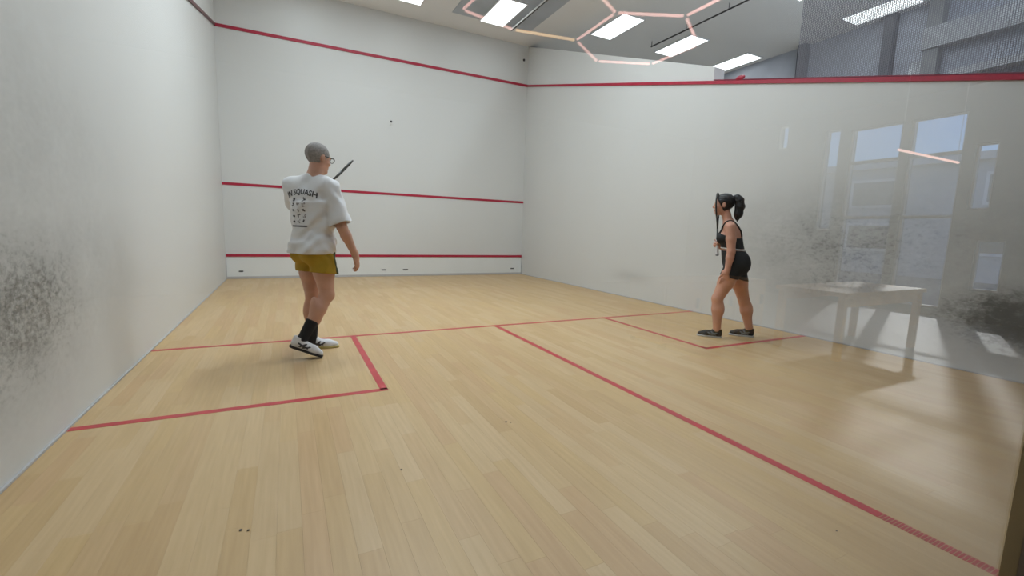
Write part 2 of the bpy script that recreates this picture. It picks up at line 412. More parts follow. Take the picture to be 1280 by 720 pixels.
# street outside
gr = struct(box('ground_outside', LX1 + .2, 60, -60, 25, -.3, -.15, mat('asphalt', (.12, .12, .125), .9, noise=(1, .2))), 'street outside the lobby windows')
bl = empty('street_building', (24, -26, -.15)); tag(bl, 'pale building across the street seen reflected through the lobby windows', 'building')
box('wall', -2, 6, -12, 22, 0, 4.1, mat('pale_render', (.42, .43, .45), .8, noise=(.5, .08)), bl)
for k in range(8):
    for zz in (.9, 2.6):
        f_ = box('window', -2.06, -1.98, -10 + k*4, -8.2 + k*4, zz, zz + 1.1, m_white, bl)
        box('pane', -2.09, -2.05, -9.9 + k*4, -8.3 + k*4, zz + .1, zz + 1.0, mat('dark_pane', (.05, .06, .08), .1) if (k, zz) == (0, .9) else bpy.data.materials['dark_pane'], f_)
box('roof', -2.3, 6.3, -12.3, 22.3, 4.1, 4.35, m_mid, bl)

# ------------------------------------------------------------------ ceiling lights
panel_frames = {}
def light_panel(x, y0, label, group='ceiling light panels', ln=1.1, wd=.53):
    t = empty('ceiling_light', (x, y0, CEIL)); tag(t, label, 'light', group)
    if 'f' not in panel_frames:
        bm = bmesh.new(); f = .018
        box_into(bm, -f, 0, -ln-f, f, -.03, -.0005); box_into(bm, wd, wd+f, -ln-f, f, -.03, -.0005)
        box_into(bm, 0, wd, 0, f, -.03, -.0005); box_into(bm, 0, wd, -ln-f, -ln, -.03, -.0005)
        a = finish('frame', bm, m_white, t); b = box('diffuser', 0, wd, -ln, 0, -.026, -.012, m_panel, t)
        panel_frames['f'], panel_frames['d'] = a.data, b.data
    else:
        for n_, k in (('frame', 'f'), ('diffuser', 'd')):
            o = bpy.data.objects.new(n_, panel_frames[k]); C.objects.link(o); o.parent = t
light_panel(4.85, -.70, 'white ceiling light panel set in the dark blue grey strip')
light_panel(3.03, -.70, 'white ceiling light panel cut by the top of the picture, left of the dark strip')
light_panel(7.23, -1.37, 'white ceiling light panel inside the top corner of the glowing hexagon')
light_panel(9.13, -1.36, 'white ceiling light panel across the right corner of the glowing hexagon')
light_panel(11.03, -1.34, 'white ceiling light panel farthest right in the front row, beside the dark far wall')
light_panel(11.03, -4.48, 'white ceiling light panel above the netting, at the top edge of the picture')
for x, y in ((1.2, -.7), (1.2, -4.4), (2.5, -3.6), (4.85, -4.4), (1.2, -7.6), (3.0, -7.6), (4.85, -7.6), (7.23, -4.48), (9.13, -4.48), (8.2, -7.6)):
    ld = bpy.data.lights.new('ceiling_lamp', 'AREA'); ld.shape = 'RECTANGLE'; ld.size = .53; ld.size_y = 1.1
    ld.energy = {(3.0, -7.6): 48, (8.2, -7.6): 45, (1.2, -7.6): 3, (4.85, -7.6): 3, (2.5, -3.6): 140, (1.2, -4.4): 58, (4.85, -4.4): 34}.get((x, y), {-.7: 9, -4.4: 76, -4.48: 80}.get(y)); ld.color = (.84, .93, 1.0)
    lo = bpy.data.objects.new('ceiling_lamp', ld); C.objects.link(lo); lo.location = (x + .265, y - .55, CEIL - .02)

# unseen upward fill lights, added to brighten the ceiling, not real fittings
for x, y, e in ((2.8, -6.2, 44), (9.2, -7.6, 150)):
    ld = bpy.data.lights.new('upward_fill', 'AREA'); ld.shape = 'RECTANGLE'; ld.size = 3.0; ld.size_y = 3.0; ld.energy = e; ld.color = (.70, .83, 1.0)
    lo = bpy.data.objects.new('upward_fill', ld); C.objects.link(lo); lo.location = (x, y, 4.5); lo.rotation_euler = (math.pi, 0, 0)
# ------------------------------------------------------------------ hexagon tube fixture
# it hangs in the lobby behind the camera and shows as a reflection in the glass back wall
HZ = 3.0
HS = (HZ - 1.1096) / (4.9 - 1.1096)
raw = dict(a=(3.92,2.14), b=(5.04,1.9), c=(6.33,2.12), d=(6.27,3.4), e=(7.38,3.92), f=(8.53,3.19), g=(8.48,1.95), h=(7.35,1.45), p=(5.20,3.98), q=(4.04,3.36), r=(7.40,5.16), s=(6.3,5.8), t=(5.2,5.2))
nodes = {k: Vector((1.0607 + (x - 1.0607) * HS, -9.4 - (10.1 - y) * HS, HZ)) for k, (x, y) in raw.items()}
hx = empty('hexagon_light', (3.9, -12.9, HZ)); tag(hx, 'glowing pink honeycomb of light tubes reflected in the glass below the ceiling', 'light')
for a, b in ('ab', 'bc', 'cd', 'de', 'ef', 'fg', 'gh', 'hc', 'dp', 'pq', 'qa', 'er', 'rs', 'st', 'tp'):
    A, B = nodes[a] - hx.location, nodes[b] - hx.location; d = (B - A).normalized()
    o = tube('light_tube', [A + d*.025, B - d*.025], .0115, m_tube_o if a + b == 'bc' else m_hex, hx, 10)
    if a + b == 'bc': o['label'] = 'amber light tube'
m_conn = mat('grey_connector', (.35, .33, .33), .5)
for k, v in nodes.items():
    A = v - hx.location
    bm = bmesh.new(); tube_into(bm, [A - Vector((0,0,.012)), A + Vector((0,0,.012))], .022, 12)
    finish('connector', bm, m_conn, hx)
for k in 'aehgqs':
    A = nodes[k] - hx.location
    tube('hanging_wire', [A + Vector((0,0,.01)), A + Vector((0,0,LH - HZ - .0005))], .002, m_white, hx, 6)
# black ceiling rails
def rail(name, x, y0, y1, label, pale=False):
    t = empty(name, (x, y0, CEIL)); tag(t, label, 'rail', None)
    box('rail_bar', -.010, .010, y1 - y0, 0, -.125, -.103, m_black, t)
    tube('drop_rod', [(0, -.02, -.13), (0, -.02, -.0005)], .007, m_white if pale else m_black, t, 8)
    for k in range(1, 5): tube('drop_rod', [(0, (y1-y0)*k/4.2, -.1), (0, (y1-y0)*k/4.2, -.0005)], .006, m_white if pale else m_black, t, 6)
    if pale: box('cover_strip', -.03, -.018, (y1-y0)*.45, 0, -.125, -.10, m_white, t)
rail('ceiling_rail', 5.53, -.82, -4.2, 'thin dark ceiling rail with pale end beside the dark strip', True)
rail('ceiling_rail', 8.67, -1.72, -6.0, 'thin black ceiling rail crossing behind the hexagon to the top edge')

# ------------------------------------------------------------------ lobby furniture seen in reflection
tb = empty('wooden_table', (6.3, -11.95, 0)); tag(tb, 'orange wooden table reflected in the glass at lower right', 'table')
box('tabletop', -.75, .75, -.33, .33, .60, .64, m_wood_l, tb, bevel=.005)
for sx in (-.7, .7):
    for sy in (-.28, .28): box('leg', sx-.028, sx+.028, sy-.028, sy+.028, 0, .60, m_wood_l, tb)
box('apron', -.67, .67, .265, .29, .50, .60, m_wood_l, tb); box('apron', -.67, .67, -.29, -.265, .50, .60, m_wood_l, tb)
bn = empty('wooden_cabinet', (5.0, -12.75, 0)); tag(bn, 'low orange wooden cabinet beside the table, reflected in the glass', 'cabinet')
box('body', -.75, .75, -.25, .22, .06, .66, m_wood_l, bn)
for k in (-1, 0, 1): 
    d_ = box('door', k*.49-.235, k*.49+.235, .222, .245, .09, .63, m_wood_l, bn); box('handle', k*.49+.16, k*.49+.19, .245, .265, .40, .50, m_black, d_)
for sx in (-.68, .68):
    for sy in (-.2, .18): box('leg', sx-.03, sx+.03, sy-.03, sy+.03, 0, .06, m_black, bn)
lt = empty('tube_light', (11.9, -13.6, 2.6)); 
lt.location = (8.9, -12.48, 2.28); tag(lt, 'pink lobby light tube reflected in the glass between the windows', 'light')
tube('light_tube', [(-.85, 0, 0), (.85, 0, 0)], .016, m_tube, lt, 8)
for sx in (-.8, .8): tube('hanging_wire', [(sx, 0, .01), (sx, 0, LH - 2.28 - .001)], .003, m_white, lt, 6)

# ------------------------------------------------------------------ squash ball
bm = bmesh.new(); bmesh.ops.create_uvsphere(bm, u_segments=20, v_segments=12, radius=.022)
o = finish('squash_ball', bm, mat('black_rubber', (.015, .015, .018), .6, noise=(60, .3)), None, (3.11, -.10, 3.31), smooth=True)
tag(o, 'small black squash ball flying in front of the front wall', 'ball')
#PEOPLE#
# ------------------------------------------------------------------ people: signed distance bodies meshed with surface nets
V3 = lambda p: np.array(p, np.float64)
def unit(v): v = V3(v); return v / np.linalg.norm(v)
class Field:
    """a sampled distance field; every shape is evaluated in its own box and blended in"""
    def __init__(s, lo, hi, h):
        s.h = h; s.lo = V3(lo); s.n = np.ceil((V3(hi) - s.lo) / h).astype(int) + 1
        s.d = np.full(s.n, 1.0, np.float32)
        s.ax = [(s.lo[i] + h * np.arange(s.n[i])).astype(np.float32) for i in range(3)]
    def grid(s, lo=None, hi=None):
        a = [0, 0, 0]; b = list(s.n)
        if lo is not None:
            for i in range(3):
                a[i] = int(np.clip(np.floor((lo[i] - s.lo[i]) / s.h), 0, s.n[i])); b[i] = int(np.clip(np.ceil((hi[i] - s.lo[i]) / s.h) + 1, 0, s.n[i]))
        sl = tuple(slice(a[i], b[i]) for i in range(3))
        P = (s.ax[0][sl[0]][:, None, None], s.ax[1][sl[1]][None, :, None], s.ax[2][sl[2]][None, None, :])
        return sl, P
    def add(s, shape, k=.02, inf=0.0, mode='u'):
        f, lo, hi = shape
        m = k + abs(inf) + .03
        sl, P = s.grid(V3(lo) - m, V3(hi) + m)
        if min(x.stop - x.start for x in sl) <= 0: return
        d = f(*P) - inf; c = s.d[sl]
        if mode == 'u':
            if k > 0:
                h = np.clip(.5 + .5 * (d - c) / k, 0, 1); r = d * (1 - h) + c * h - k * h * (1 - h)
            else: r = np.minimum(c, d)
        else:
            if k > 0:
                h = np.clip(.5 - .5 * (c + d) / k, 0, 1); r = c * (1 - h) - d * h + k * h * (1 - h)
            else: r = np.maximum(c, -d)
        s.d[sl] = r
    def clip(s, n, p, soft=0):
        """keep the side where (x-p).n < 0"""
        n = unit(n); sl, P = s.grid()
        q = (P[0] - p[0]) * n[0] + (P[1] - p[1]) * n[1] + (P[2] - p[2]) * n[2]
        s.d = np.maximum(s.d, q.astype(np.float32))
    def shell(s, t): s.d = np.maximum(s.d, -(s.d + t))
    def mesh(s, name, m, root, smooth_it=1):
        d = s.d
        ins = d < 0
        c = np.zeros(tuple(x - 1 for x in d.shape), np.uint8)
        for i in (0, 1):
            for j in (0, 1):
                for k in (0, 1): c += ins[i:d.shape[0]-1+i, j:d.shape[1]-1+j, k:d.shape[2]-1+k]
        cells = np.argwhere((c > 0) & (c < 8)); idx = np.full(c.shape, -1, np.int64); idx[tuple(cells.T)] = np.arange(len(cells))
        acc = np.zeros((len(cells), 3)); cnt = np.zeros(len(cells))
        cor = [(i, j, k) for i in (0, 1) for j in (0, 1) for k in (0, 1)]
        val = {q: d[cells[:, 0]+q[0], cells[:, 1]+q[1], cells[:, 2]+q[2]].astype(np.float64) for q in cor}
        for a in cor:
            for ax in range(3):
                if a[ax]: continue
                b = list(a); b[ax] = 1; b = tuple(b)
                va, vb = val[a], val[b]; x = (va < 0) != (vb < 0)
                t = np.where(x, va / np.where(x, va - vb, 1), 0)
                p = np.tile(V3(a), (len(cells), 1)); p[:, ax] += t
                acc += p * x[:, None]; cnt += x
        vert = (cells + acc / cnt[:, None]) * s.h + s.lo
        faces = []
        for ax in range(3):
            o1, o2 = [(1, 2), (2, 0), (0, 1)][ax]
            sa = [slice(1, -1)] * 3; sa[ax] = slice(0, -1); sb = list(sa); sb[ax] = slice(1, None)
            A, B = ins[tuple(sa)], ins[tuple(sb)]
            e = np.argwhere(A != B)
            if not len(e): continue
            flip = A[tuple(e.T)]
            e = e + np.array([0 if i == ax else 1 for i in range(3)])
            def at(u, v):
                q = e.copy(); q[:, o1] -= u; q[:, o2] -= v
                q = np.minimum(q, np.array(idx.shape) - 1); return idx[tuple(q.T)]
            quad = np.stack([at(1, 1), at(0, 1), at(0, 0), at(1, 0)], 1)
            quad[~flip] = quad[~flip][:, ::-1]
            faces.append(quad)
        F = np.concatenate(faces); F = F[(F >= 0).all(1)]
        for _ in range(smooth_it):
            sm = np.zeros_like(vert); cn = np.zeros(len(vert))
            for i in range(4):
                np.add.at(sm, F[:, i], vert[F[:, (i+1) % 4]]); np.add.at(sm, F[:, i], vert[F[:, (i+3) % 4]]); np.add.at(cn, F[:, i], 2)
            vert = np.where(cn[:, None] > 0, .5 * vert + .5 * sm / np.maximum(cn, 1)[:, None], vert)
        rl = V3(root.location)
        me = bpy.data.meshes.new(name)
        me.vertices.add(len(vert)); me.vertices.foreach_set('co', (vert - rl).astype(np.float32).ravel())
        me.loops.add(len(F) * 4); me.loops.foreach_set('vertex_index', F.astype(np.int32).ravel())
        me.polygons.add(len(F)); me.polygons.foreach_set('loop_start', np.arange(0, len(F) * 4, 4, dtype=np.int32))
        me.polygons.foreach_set('loop_total', np.full(len(F), 4, np.int32))
        me.polygons.foreach_set('use_smooth', np.ones(len(F), bool))
        me.update(calc_edges=True); me.validate()
        me.materials.append(m)
        o = bpy.data.objects.new(name, me); C.objects.link(o); o.parent = root
        return o
def cone(a, b, ra, rb):
    a, b = V3(a), V3(b); ba = b - a; l2 = ba @ ba; rr = ra - rb; a2 = l2 - rr * rr; il2 = 1 / l2
    def f(x, y, z):
        px, py, pz = x - a[0], y - a[1], z - a[2]
        yy = px * ba[0] + py * ba[1] + pz * ba[2]; zz = yy - l2
        qx, qy, qz = px * l2 - ba[0] * yy, py * l2 - ba[1] * yy, pz * l2 - ba[2] * yy
        x2 = qx * qx + qy * qy + qz * qz; y2 = yy * yy * l2; z2 = zz * zz * l2
        k = np.sign(rr) * rr * rr * x2
        d = (np.sqrt(np.maximum(x2 * a2 * il2, 0)) + yy * rr) * il2 - ra
        d = np.where(np.sign(zz) * a2 * z2 > k, np.sqrt(x2 + z2) * il2 - rb, np.where(np.sign(yy) * a2 * y2 < k, np.sqrt(x2 + y2) * il2 - ra, d))
        return d
    r = max(ra, rb); return f, np.minimum(a, b) - r, np.maximum(a, b) + r
def ell(c, axes, radii):
    c = V3(c); A = [unit(q) for q in axes]
    def f(x, y, z):
        px, py, pz = x - c[0], y - c[1], z - c[2]
        k0 = 0; k1 = 0
        for q, r in zip(A, radii):
            t = (px * q[0] + py * q[1] + pz * q[2]) / r; k0 = k0 + t * t; k1 = k1 + (t / r) ** 2
        k0 = np.sqrt(k0); k1 = np.sqrt(k1); return k0 * (k0 - 1) / np.maximum(k1, 1e-6)
    r = max(radii); return f, c - r, c + r
def ellcone(a, b, ra, rb, fwd):
    """elliptical frustum from a to b; ra, rb = (side radius, front radius); fwd = front direction"""
    a, b = V3(a), V3(b); ax = b - a; L = np.linalg.norm(ax); ax = ax / L
    fw = V3(fwd); fw = unit(fw - ax * (fw @ ax)); sd = np.cross(fw, ax)
    def f(x, y, z):
        px, py, pz = x - a[0], y - a[1], z - a[2]
        t = (px * ax[0] + py * ax[1] + pz * ax[2]); u = np.clip(t / L, 0, 1)
        rs = ra[0] + (rb[0] - ra[0]) * u; rf = ra[1] + (rb[1] - ra[1]) * u
        s_ = px * sd[0] + py * sd[1] + pz * sd[2]; g = px * fw[0] + py * fw[1] + pz * fw[2]
        d = (np.sqrt((s_ / rs) ** 2 + (g / rf) ** 2) - 1) * np.minimum(rs, rf)
        return np.maximum(d, np.abs(t - L / 2) - L / 2)
    r = max(*ra, *rb); return f, np.minimum(a, b) - r, np.maximum(a, b) + r
def chain(F, pts, rs, k=.012, inf=0.0):
    for i in range(len(pts) - 1): F.add(cone(pts[i], pts[i+1], rs[i], rs[i+1]), k, inf)
Z = V3((0, 0, 1))
def frame(f, lean=(0, 0, 1)):
    f = unit(f); u = unit(lean); f = unit(f - u * (f @ u)); r = np.cross(f, u); return r, f, u   # right, forward, up

def head_shapes(c, r, f, u, s=1.0, female=False):
    p = lambda a, b, e: V3(c) + (r * a + f * b + u * e) * s
    ax = (r, f, u); S = lambda *q: tuple(x * s for x in q)
    out = [(ell(p(0, -.012, .032), ax, S(.077, .096, .086)), .01, 'u'),
           (ell(p(0, .022, -.03), ax, S(.058, .070, .084)), .03, 'u'),
           (ell(p(0, .062, -.098), ax, S(.034 if not female else .028, .03, .022)), .025, 'u'),
           (cone(p(-.03, .076, .022), p(.03, .076, .022), .012 * s, .012 * s), .015, 'u'),
           (cone(p(0, .09, .010), p(0, .108, -.028), .009 * s, .013 * s), .012, 'u'),
           (ell(p(0, .100, -.034), ax, S(.018, .012, .010)), .008, 'u')]
    for sg in (-1, 1):
        out += [(ell(p(sg*.032, .097, .002), ax, S(.016, .013, .012)), .010, 's'),
                (ell(p(sg*.032, .088, .0125), ax, S(.017, .010, .006)), .005, 'u'),
                (ell(p(sg*.032, .086, -.0095), ax, S(.015, .008, .005)), .005, 'u'),
                (ell(p(sg*.077, -.008, -.006), ax, S(.010, .019, .032)), .006, 'u'),
                (ell(p(sg*.036, .065, -.035), ax, S(.020, .020, .020)), .02, 'u')]
    out += [(ell(p(0, .088, -.062), ax, S(.022, .010, .006)), .006, 'u'), (ell(p(0, .087, -.073), ax, S(.019, .010, .007)), .006, 'u'),
            (cone(p(-.018, .101, -.067), p(.018, .101, -.067), .0025, .0025), .004, 's')]
    return out
def add_face(root, c, r, f, u, s, m_eye, brow_m):
    for sg in (-1, 1):
        bm = bmesh.new(); bmesh.ops.create_uvsphere(bm, u_segments=14, v_segments=10, radius=.0115 * s)
        q = V3(c) + (r * sg*.032 + f * .0775 + u * .002) * s
        o = finish('eye', bm, m_eye, root, Vector(q) - root.location, smooth=True)
        o.rotation_euler = Vector(f).to_track_quat('Z', 'Y').to_euler()
        b = [Vector(V3(c) + (r * (sg*x) + f * y + u * z) * s) - root.location for x, y, z in ((.012, .091, .021), (.03, .089, .026), (.048, .073, .020))]
        tube('eyebrow', b, [.003, .004, .002], brow_m, root, 8)
def add_lips(root, c, r, f, u, s, m):
    p = lambda a, b, e: V3(c) + (r * a + f * b + u * e) * s
    L_ = Field(V3(c) - .16, V3(c) + .16, .003); L_.add(ell(p(0, .091, -.0625), (r, f, u), (.021 * s, .0095 * s, .0052 * s)), .002); L_.add(ell(p(0, .090, -.0725), (r, f, u), (.018 * s, .0100 * s, .0060 * s)), .002)
    L_.mesh('lips', m, root)
def hand_shapes(w, d, n, t, curl, s=1.0, spread=.0, thumb=None):
    """w wrist, d finger direction, n palm normal (fingers curl towards it), t thumb side"""
    w, d, n, t = V3(w), unit(d), unit(n), unit(t); out = []
    out.append((ell(w + d * .048 * s, (t, d, n), (.040 * s, .052 * s, .0165 * s)), .015, 'u'))
    out.append((cone(w - d * .01, w + d * .03 * s, .026 * s, .024 * s), .02, 'u'))
    ln = (.074, .083, .077, .060)
    for i in range(4):
        o = .029 - .0195 * i
        p = w + (d * (.088 - .006 * abs(i - 1)) + t * o) * s
        ang = 0.0; rad = .0088 * s
        for j, part in enumerate((.46, .31, .23)):
            ang += curl[j] * (1 + .06 * i)
            dd = d * math.cos(ang) + n * math.sin(ang) + t * spread * (1.5 - i)
            dd = unit(dd); q = p + dd * ln[i] * part * s
            out.append((cone(p, q, rad, rad * .92), .004, 'u')); p = q; rad *= .92
    p = w + (d * .025 + t * .030) * s
    th = thumb if thumb is not None else d * .75 + t * .55 + n * .25
    q = p + unit(th) * .042 * s; out.append((cone(p, q, .0135 * s, .0105 * s), .010, 'u'))
    q2 = q + unit(V3(th) + d * .4 + n * .35) * .032 * s; out.append((cone(q, q2, .0102 * s, .0088 * s), .004, 'u'))
    return out
def apply(F, shapes, inf=0.0):
    for sh, k, md in shapes: F.add(sh, k, inf, md)

def skin_mat(name, col):
    m = mat(name, col, .5, noise=(9, .10)); b = m.node_tree.nodes['Principled BSDF']
    b.inputs['Subsurface Weight'].default_value = .12; b.inputs['Subsurface Radius'].default_value = (.02, .008, .004); b.inputs['Subsurface Scale'].default_value = .3
    return m
def eye_mat(name, iris):
    m = bpy.data.materials.new(name); m.use_nodes = True; N = m.node_tree.nodes; L = m.node_tree.links; b = N['Principled BSDF']
    tc = N.new('ShaderNodeTexCoord'); sp = N.new('ShaderNodeSeparateXYZ'); L.new(tc.outputs['Object'], sp.inputs[0])
    rp = N.new('ShaderNodeValToRGB'); rp.color_ramp.interpolation = 'CONSTANT'
    e = rp.color_ramp.elements; e[0].color = (.75, .72, .70, 1); e[1].position = .76; e[1].color = (*iris, 1)
    n = e.new(.95); n.color = (.01, .01, .01, 1)
    dv = N.new('ShaderNodeMath'); dv.operation = 'DIVIDE'; L.new(sp.outputs[2], dv.inputs[0]); dv.inputs[1].default_value = .0115
    L.new(dv.outputs[0], rp.inputs[0]); L.new(rp.outputs[0], b.inputs['Base Color']); b.inputs['Roughness'].default_value = .15
    return m
m_eye = eye_mat('brown_eye', (.08, .04, .02))

def shoe(root, heel, toe, ground_up, L, m_up, m_sole, m_mark, m_lace, wide=1.0, tilt_up=None, label=None, sole_label=None):
    """heel and toe: ends of the sole on its underside"""
    heel, toe = V3(heel), V3(toe); x = unit(toe - heel); u = V3(ground_up); u = unit(u - x * (u @ x)); y = np.cross(u, x); k = L / .29
    P = lambda a, b, c: heel + (x * a + y * b * wide + u * c) * k
    lo = np.minimum(heel, toe) - .13; hi = np.maximum(heel, toe) + .16
    def outline(F, zc, r, inf):
        for a, b_, ra, rb in ((.04, .10, .034, .032), (.10, .19, .032, .042), (.19, .245, .042, .034)): F.add(cone(P(a, 0, zc), P(b_, 0, zc), (ra + r) * k, (rb + r) * k), .01, inf)
    F = Field(lo, hi, .0042)
    chain(F, [P(.045, 0, .045), P(.10, 0, .05), P(.185, 0, .034), P(.245, 0, .026)], [.036*k, .037*k, .041*k, .030*k], .02)
    F.add(cone(P(.045, 0, .05), P(.04, 0, .088), .037*k, .036*k), .02); F.add(cone(P(.09, 0, .06), P(.075, 0, .092), .033*k, .033*k), .02)
    F.add(cone(P(.06, 0, .075), P(.055, 0, .16), .028*k, .031*k), .006, 0, 's')
    F.clip(-u, P(0, 0, .018)); F.clip(u, P(0, 0, .104))
    up = F.mesh('shoe', m_up, root)
    if label: up['label'] = label
    S = Field(lo, hi, .0042); outline(S, .012, .004, 0); S.clip(u, P(0, 0, .021)); S.clip(-u, P(0, 0, 0))
    so = S.mesh('sole', m_sole, root); so.parent = up
    if sole_label: so['label'] = sole_label
    for sg in (-1, 1):
        Mk = Field(lo, hi, .0042)
        chain(Mk, [P(.07, sg*.045, .03), P(.12, sg*.04, .07)], [.0085*k, .0085*k], 0); chain(Mk, [P(.10, sg*.045, .028), P(.155, sg*.042, .058)], [.008*k, .008*k], 0)
        chain(Mk, [P(.06, sg*.042, .06), P(.14, sg*.045, .036)], [.008*k, .008*k], 0)
        Mk.d = np.maximum(Mk.d, np.abs(F.d) - .0035)
        mk_ = Mk.mesh('side_stripe', m_mark, root); mk_.parent = up
    Lc = Field(lo, hi, .0042)
    zt = lambda a: .086 - (a - .10) * .14
    for a in (.10, .12, .14, .16): chain(Lc, [P(a, -.022, zt(a) - .012), P(a, 0, zt(a)), P(a, .022, zt(a) - .012)], [.007*k] * 3, 0)
    chain(Lc, [P(.095, 0, zt(.095)), P(.165, 0, zt(.165))], [.006*k] * 2, 0)
    Lc.d = np.maximum(Lc.d, np.abs(F.d - .001) - .0045)
    lc_ = Lc.mesh('laces', m_lace, root); lc_.parent = up; lc_['kind'] = 'stuff'
    return up

def racket(name, label, butt, tip, face_n, m_frame, m_grip, m_string):
    butt, tip = V3(butt), V3(tip); ax = unit(tip - butt); n = V3(face_n); n = unit(n - ax * (n @ ax)); sd = np.cross(ax, n)
    Lr = np.linalg.norm(tip - butt)
    t = empty(name, Vector(butt)); tag(t, label, 'racket', None)
    P = lambda a, b, c=0: Vector(ax * a + sd * b + n * c)
    hl, hw = .30, .108                                     # head length, half width
    c0 = Lr - hl / 2
    ring = [P(c0 + math.cos(q) * hl / 2, math.sin(q) * hw * (1 - .18 * max(0, -math.cos(q)))) for q in [2*math.pi*k/48 for k in range(49)]]
    bm = bmesh.new(); tube_into(bm, ring, .0085, 8); finish('frame', bm, m_frame, t, smooth=True)
    bm = bmesh.new()
    for sg in (-1, 1): tube_into(bm, [P(Lr - hl * .86, sg * .07), P(Lr - hl - .03, sg * .030), P(Lr - hl - .09, sg*.007)], .0075, 8)
    finish('throat', bm, m_frame, t, smooth=True)
    tube('shaft', [P(.16, 0), P(Lr - hl - .08, 0)], [.0095, .0095], m_frame, t, 10)
    tube('grip', [P(0, 0), P(.004, 0), P(.10, 0), P(.19, 0)], [.0165, .0155, .0150, .0135], m_grip, t, 12)
    tube('butt_cap', [P(-.006, 0), P(.006, 0)], [.015, .018], m_frame, t, 12)
    bm = bmesh.new()
    for k in range(-5, 6):
        b = k * .0175; e = (1 - (b / hw) ** 2) ** .5 * hl / 2
        lowq = max(q for q in np.linspace(math.pi/2, math.pi, 400) if math.sin(q) * hw * (1 + .18 * math.cos(q)) >= abs(b) - 1e-9)
        tube_into(bm, [P(c0 + math.cos(lowq) * hl / 2, b), P(c0 + e, b)], .0009, 4)
    for k in range(-7, 8):
        a = k * .0185; e = (1 - (2 * a / hl) ** 2) ** .5 * hw * (1 if a > 0 else 1 + .36 * a / hl)
        tube_into(bm, [P(c0 + a, -e, .0012), P(c0 + a, e, .0012)], .0009, 4)
    o = finish('strings', bm, m_string, t); o['kind'] = 'stuff'
    return t

# ---------------- man
m_skin = skin_mat('fair_skin', (.56, .31, .22))
m_skin_w = skin_mat('tanned_skin', (.60, .315, .225))
m_lip = mat('lip_skin', (.42, .15, .12), .5)
m_shirt = mat('white_cotton', (.70, .70, .71), .85, bump=(30, .25))
m_must = mat('mustard_shorts_cloth', (.36, .225, .008), .8, noise=(6, .12), bump=(40, .2))
m_green = mat('dark_green_cloth', (.06, .075, .03), .8)
m_sock = mat('black_sock_knit', (.012, .012, .013), .95, bump=(120, .3))
m_buzz = mat('grey_stubble_hair', (.27, .25, .24), .9, noise=(70, .25))
m_shoe_w = mat('white_shoe_mesh', (.72, .72, .74), .6, noise=(30, .05))
m_sole_b = mat('black_rubber_sole', (.015, .015, .016), .7)
m_sole_y = mat('pale_gum_sole', (.50, .42, .16), .6)
m_ink = mat('black_print', (.05, .05, .055), .8); m_ink2 = mat('grey_print', (.30, .28, .28), .8)
m_blackcloth = mat('black_stretch_cloth', (.014, .016, .019), .75, noise=(5, .2))
m_whiteband = mat('white_elastic', (.62, .60, .60), .8)
m_hair = mat('black_hair', (.010, .009, .010), .45, bump=(90, .4))
m_shoe_d = mat('dark_shoe_mesh', (.02, .024, .024), .7, noise=(40, .4)); m_sole_g = mat('pale_grey_sole', (.50, .50, .50), .6); m_mark_g = mat('grey_side_mark', (.16, .18, .18), .6)
m_rframe = mat('dark_racket_frame', (.022, .025, .025), .35); m_rstring = mat('pale_strings', (.55, .55, .55), .5)
m_gripw = mat('white_grip_wrap', (.68, .68, .70), .7, noise=(60, .1)); m_gripb = mat('black_grip_wrap', (.03, .03, .03), .7)

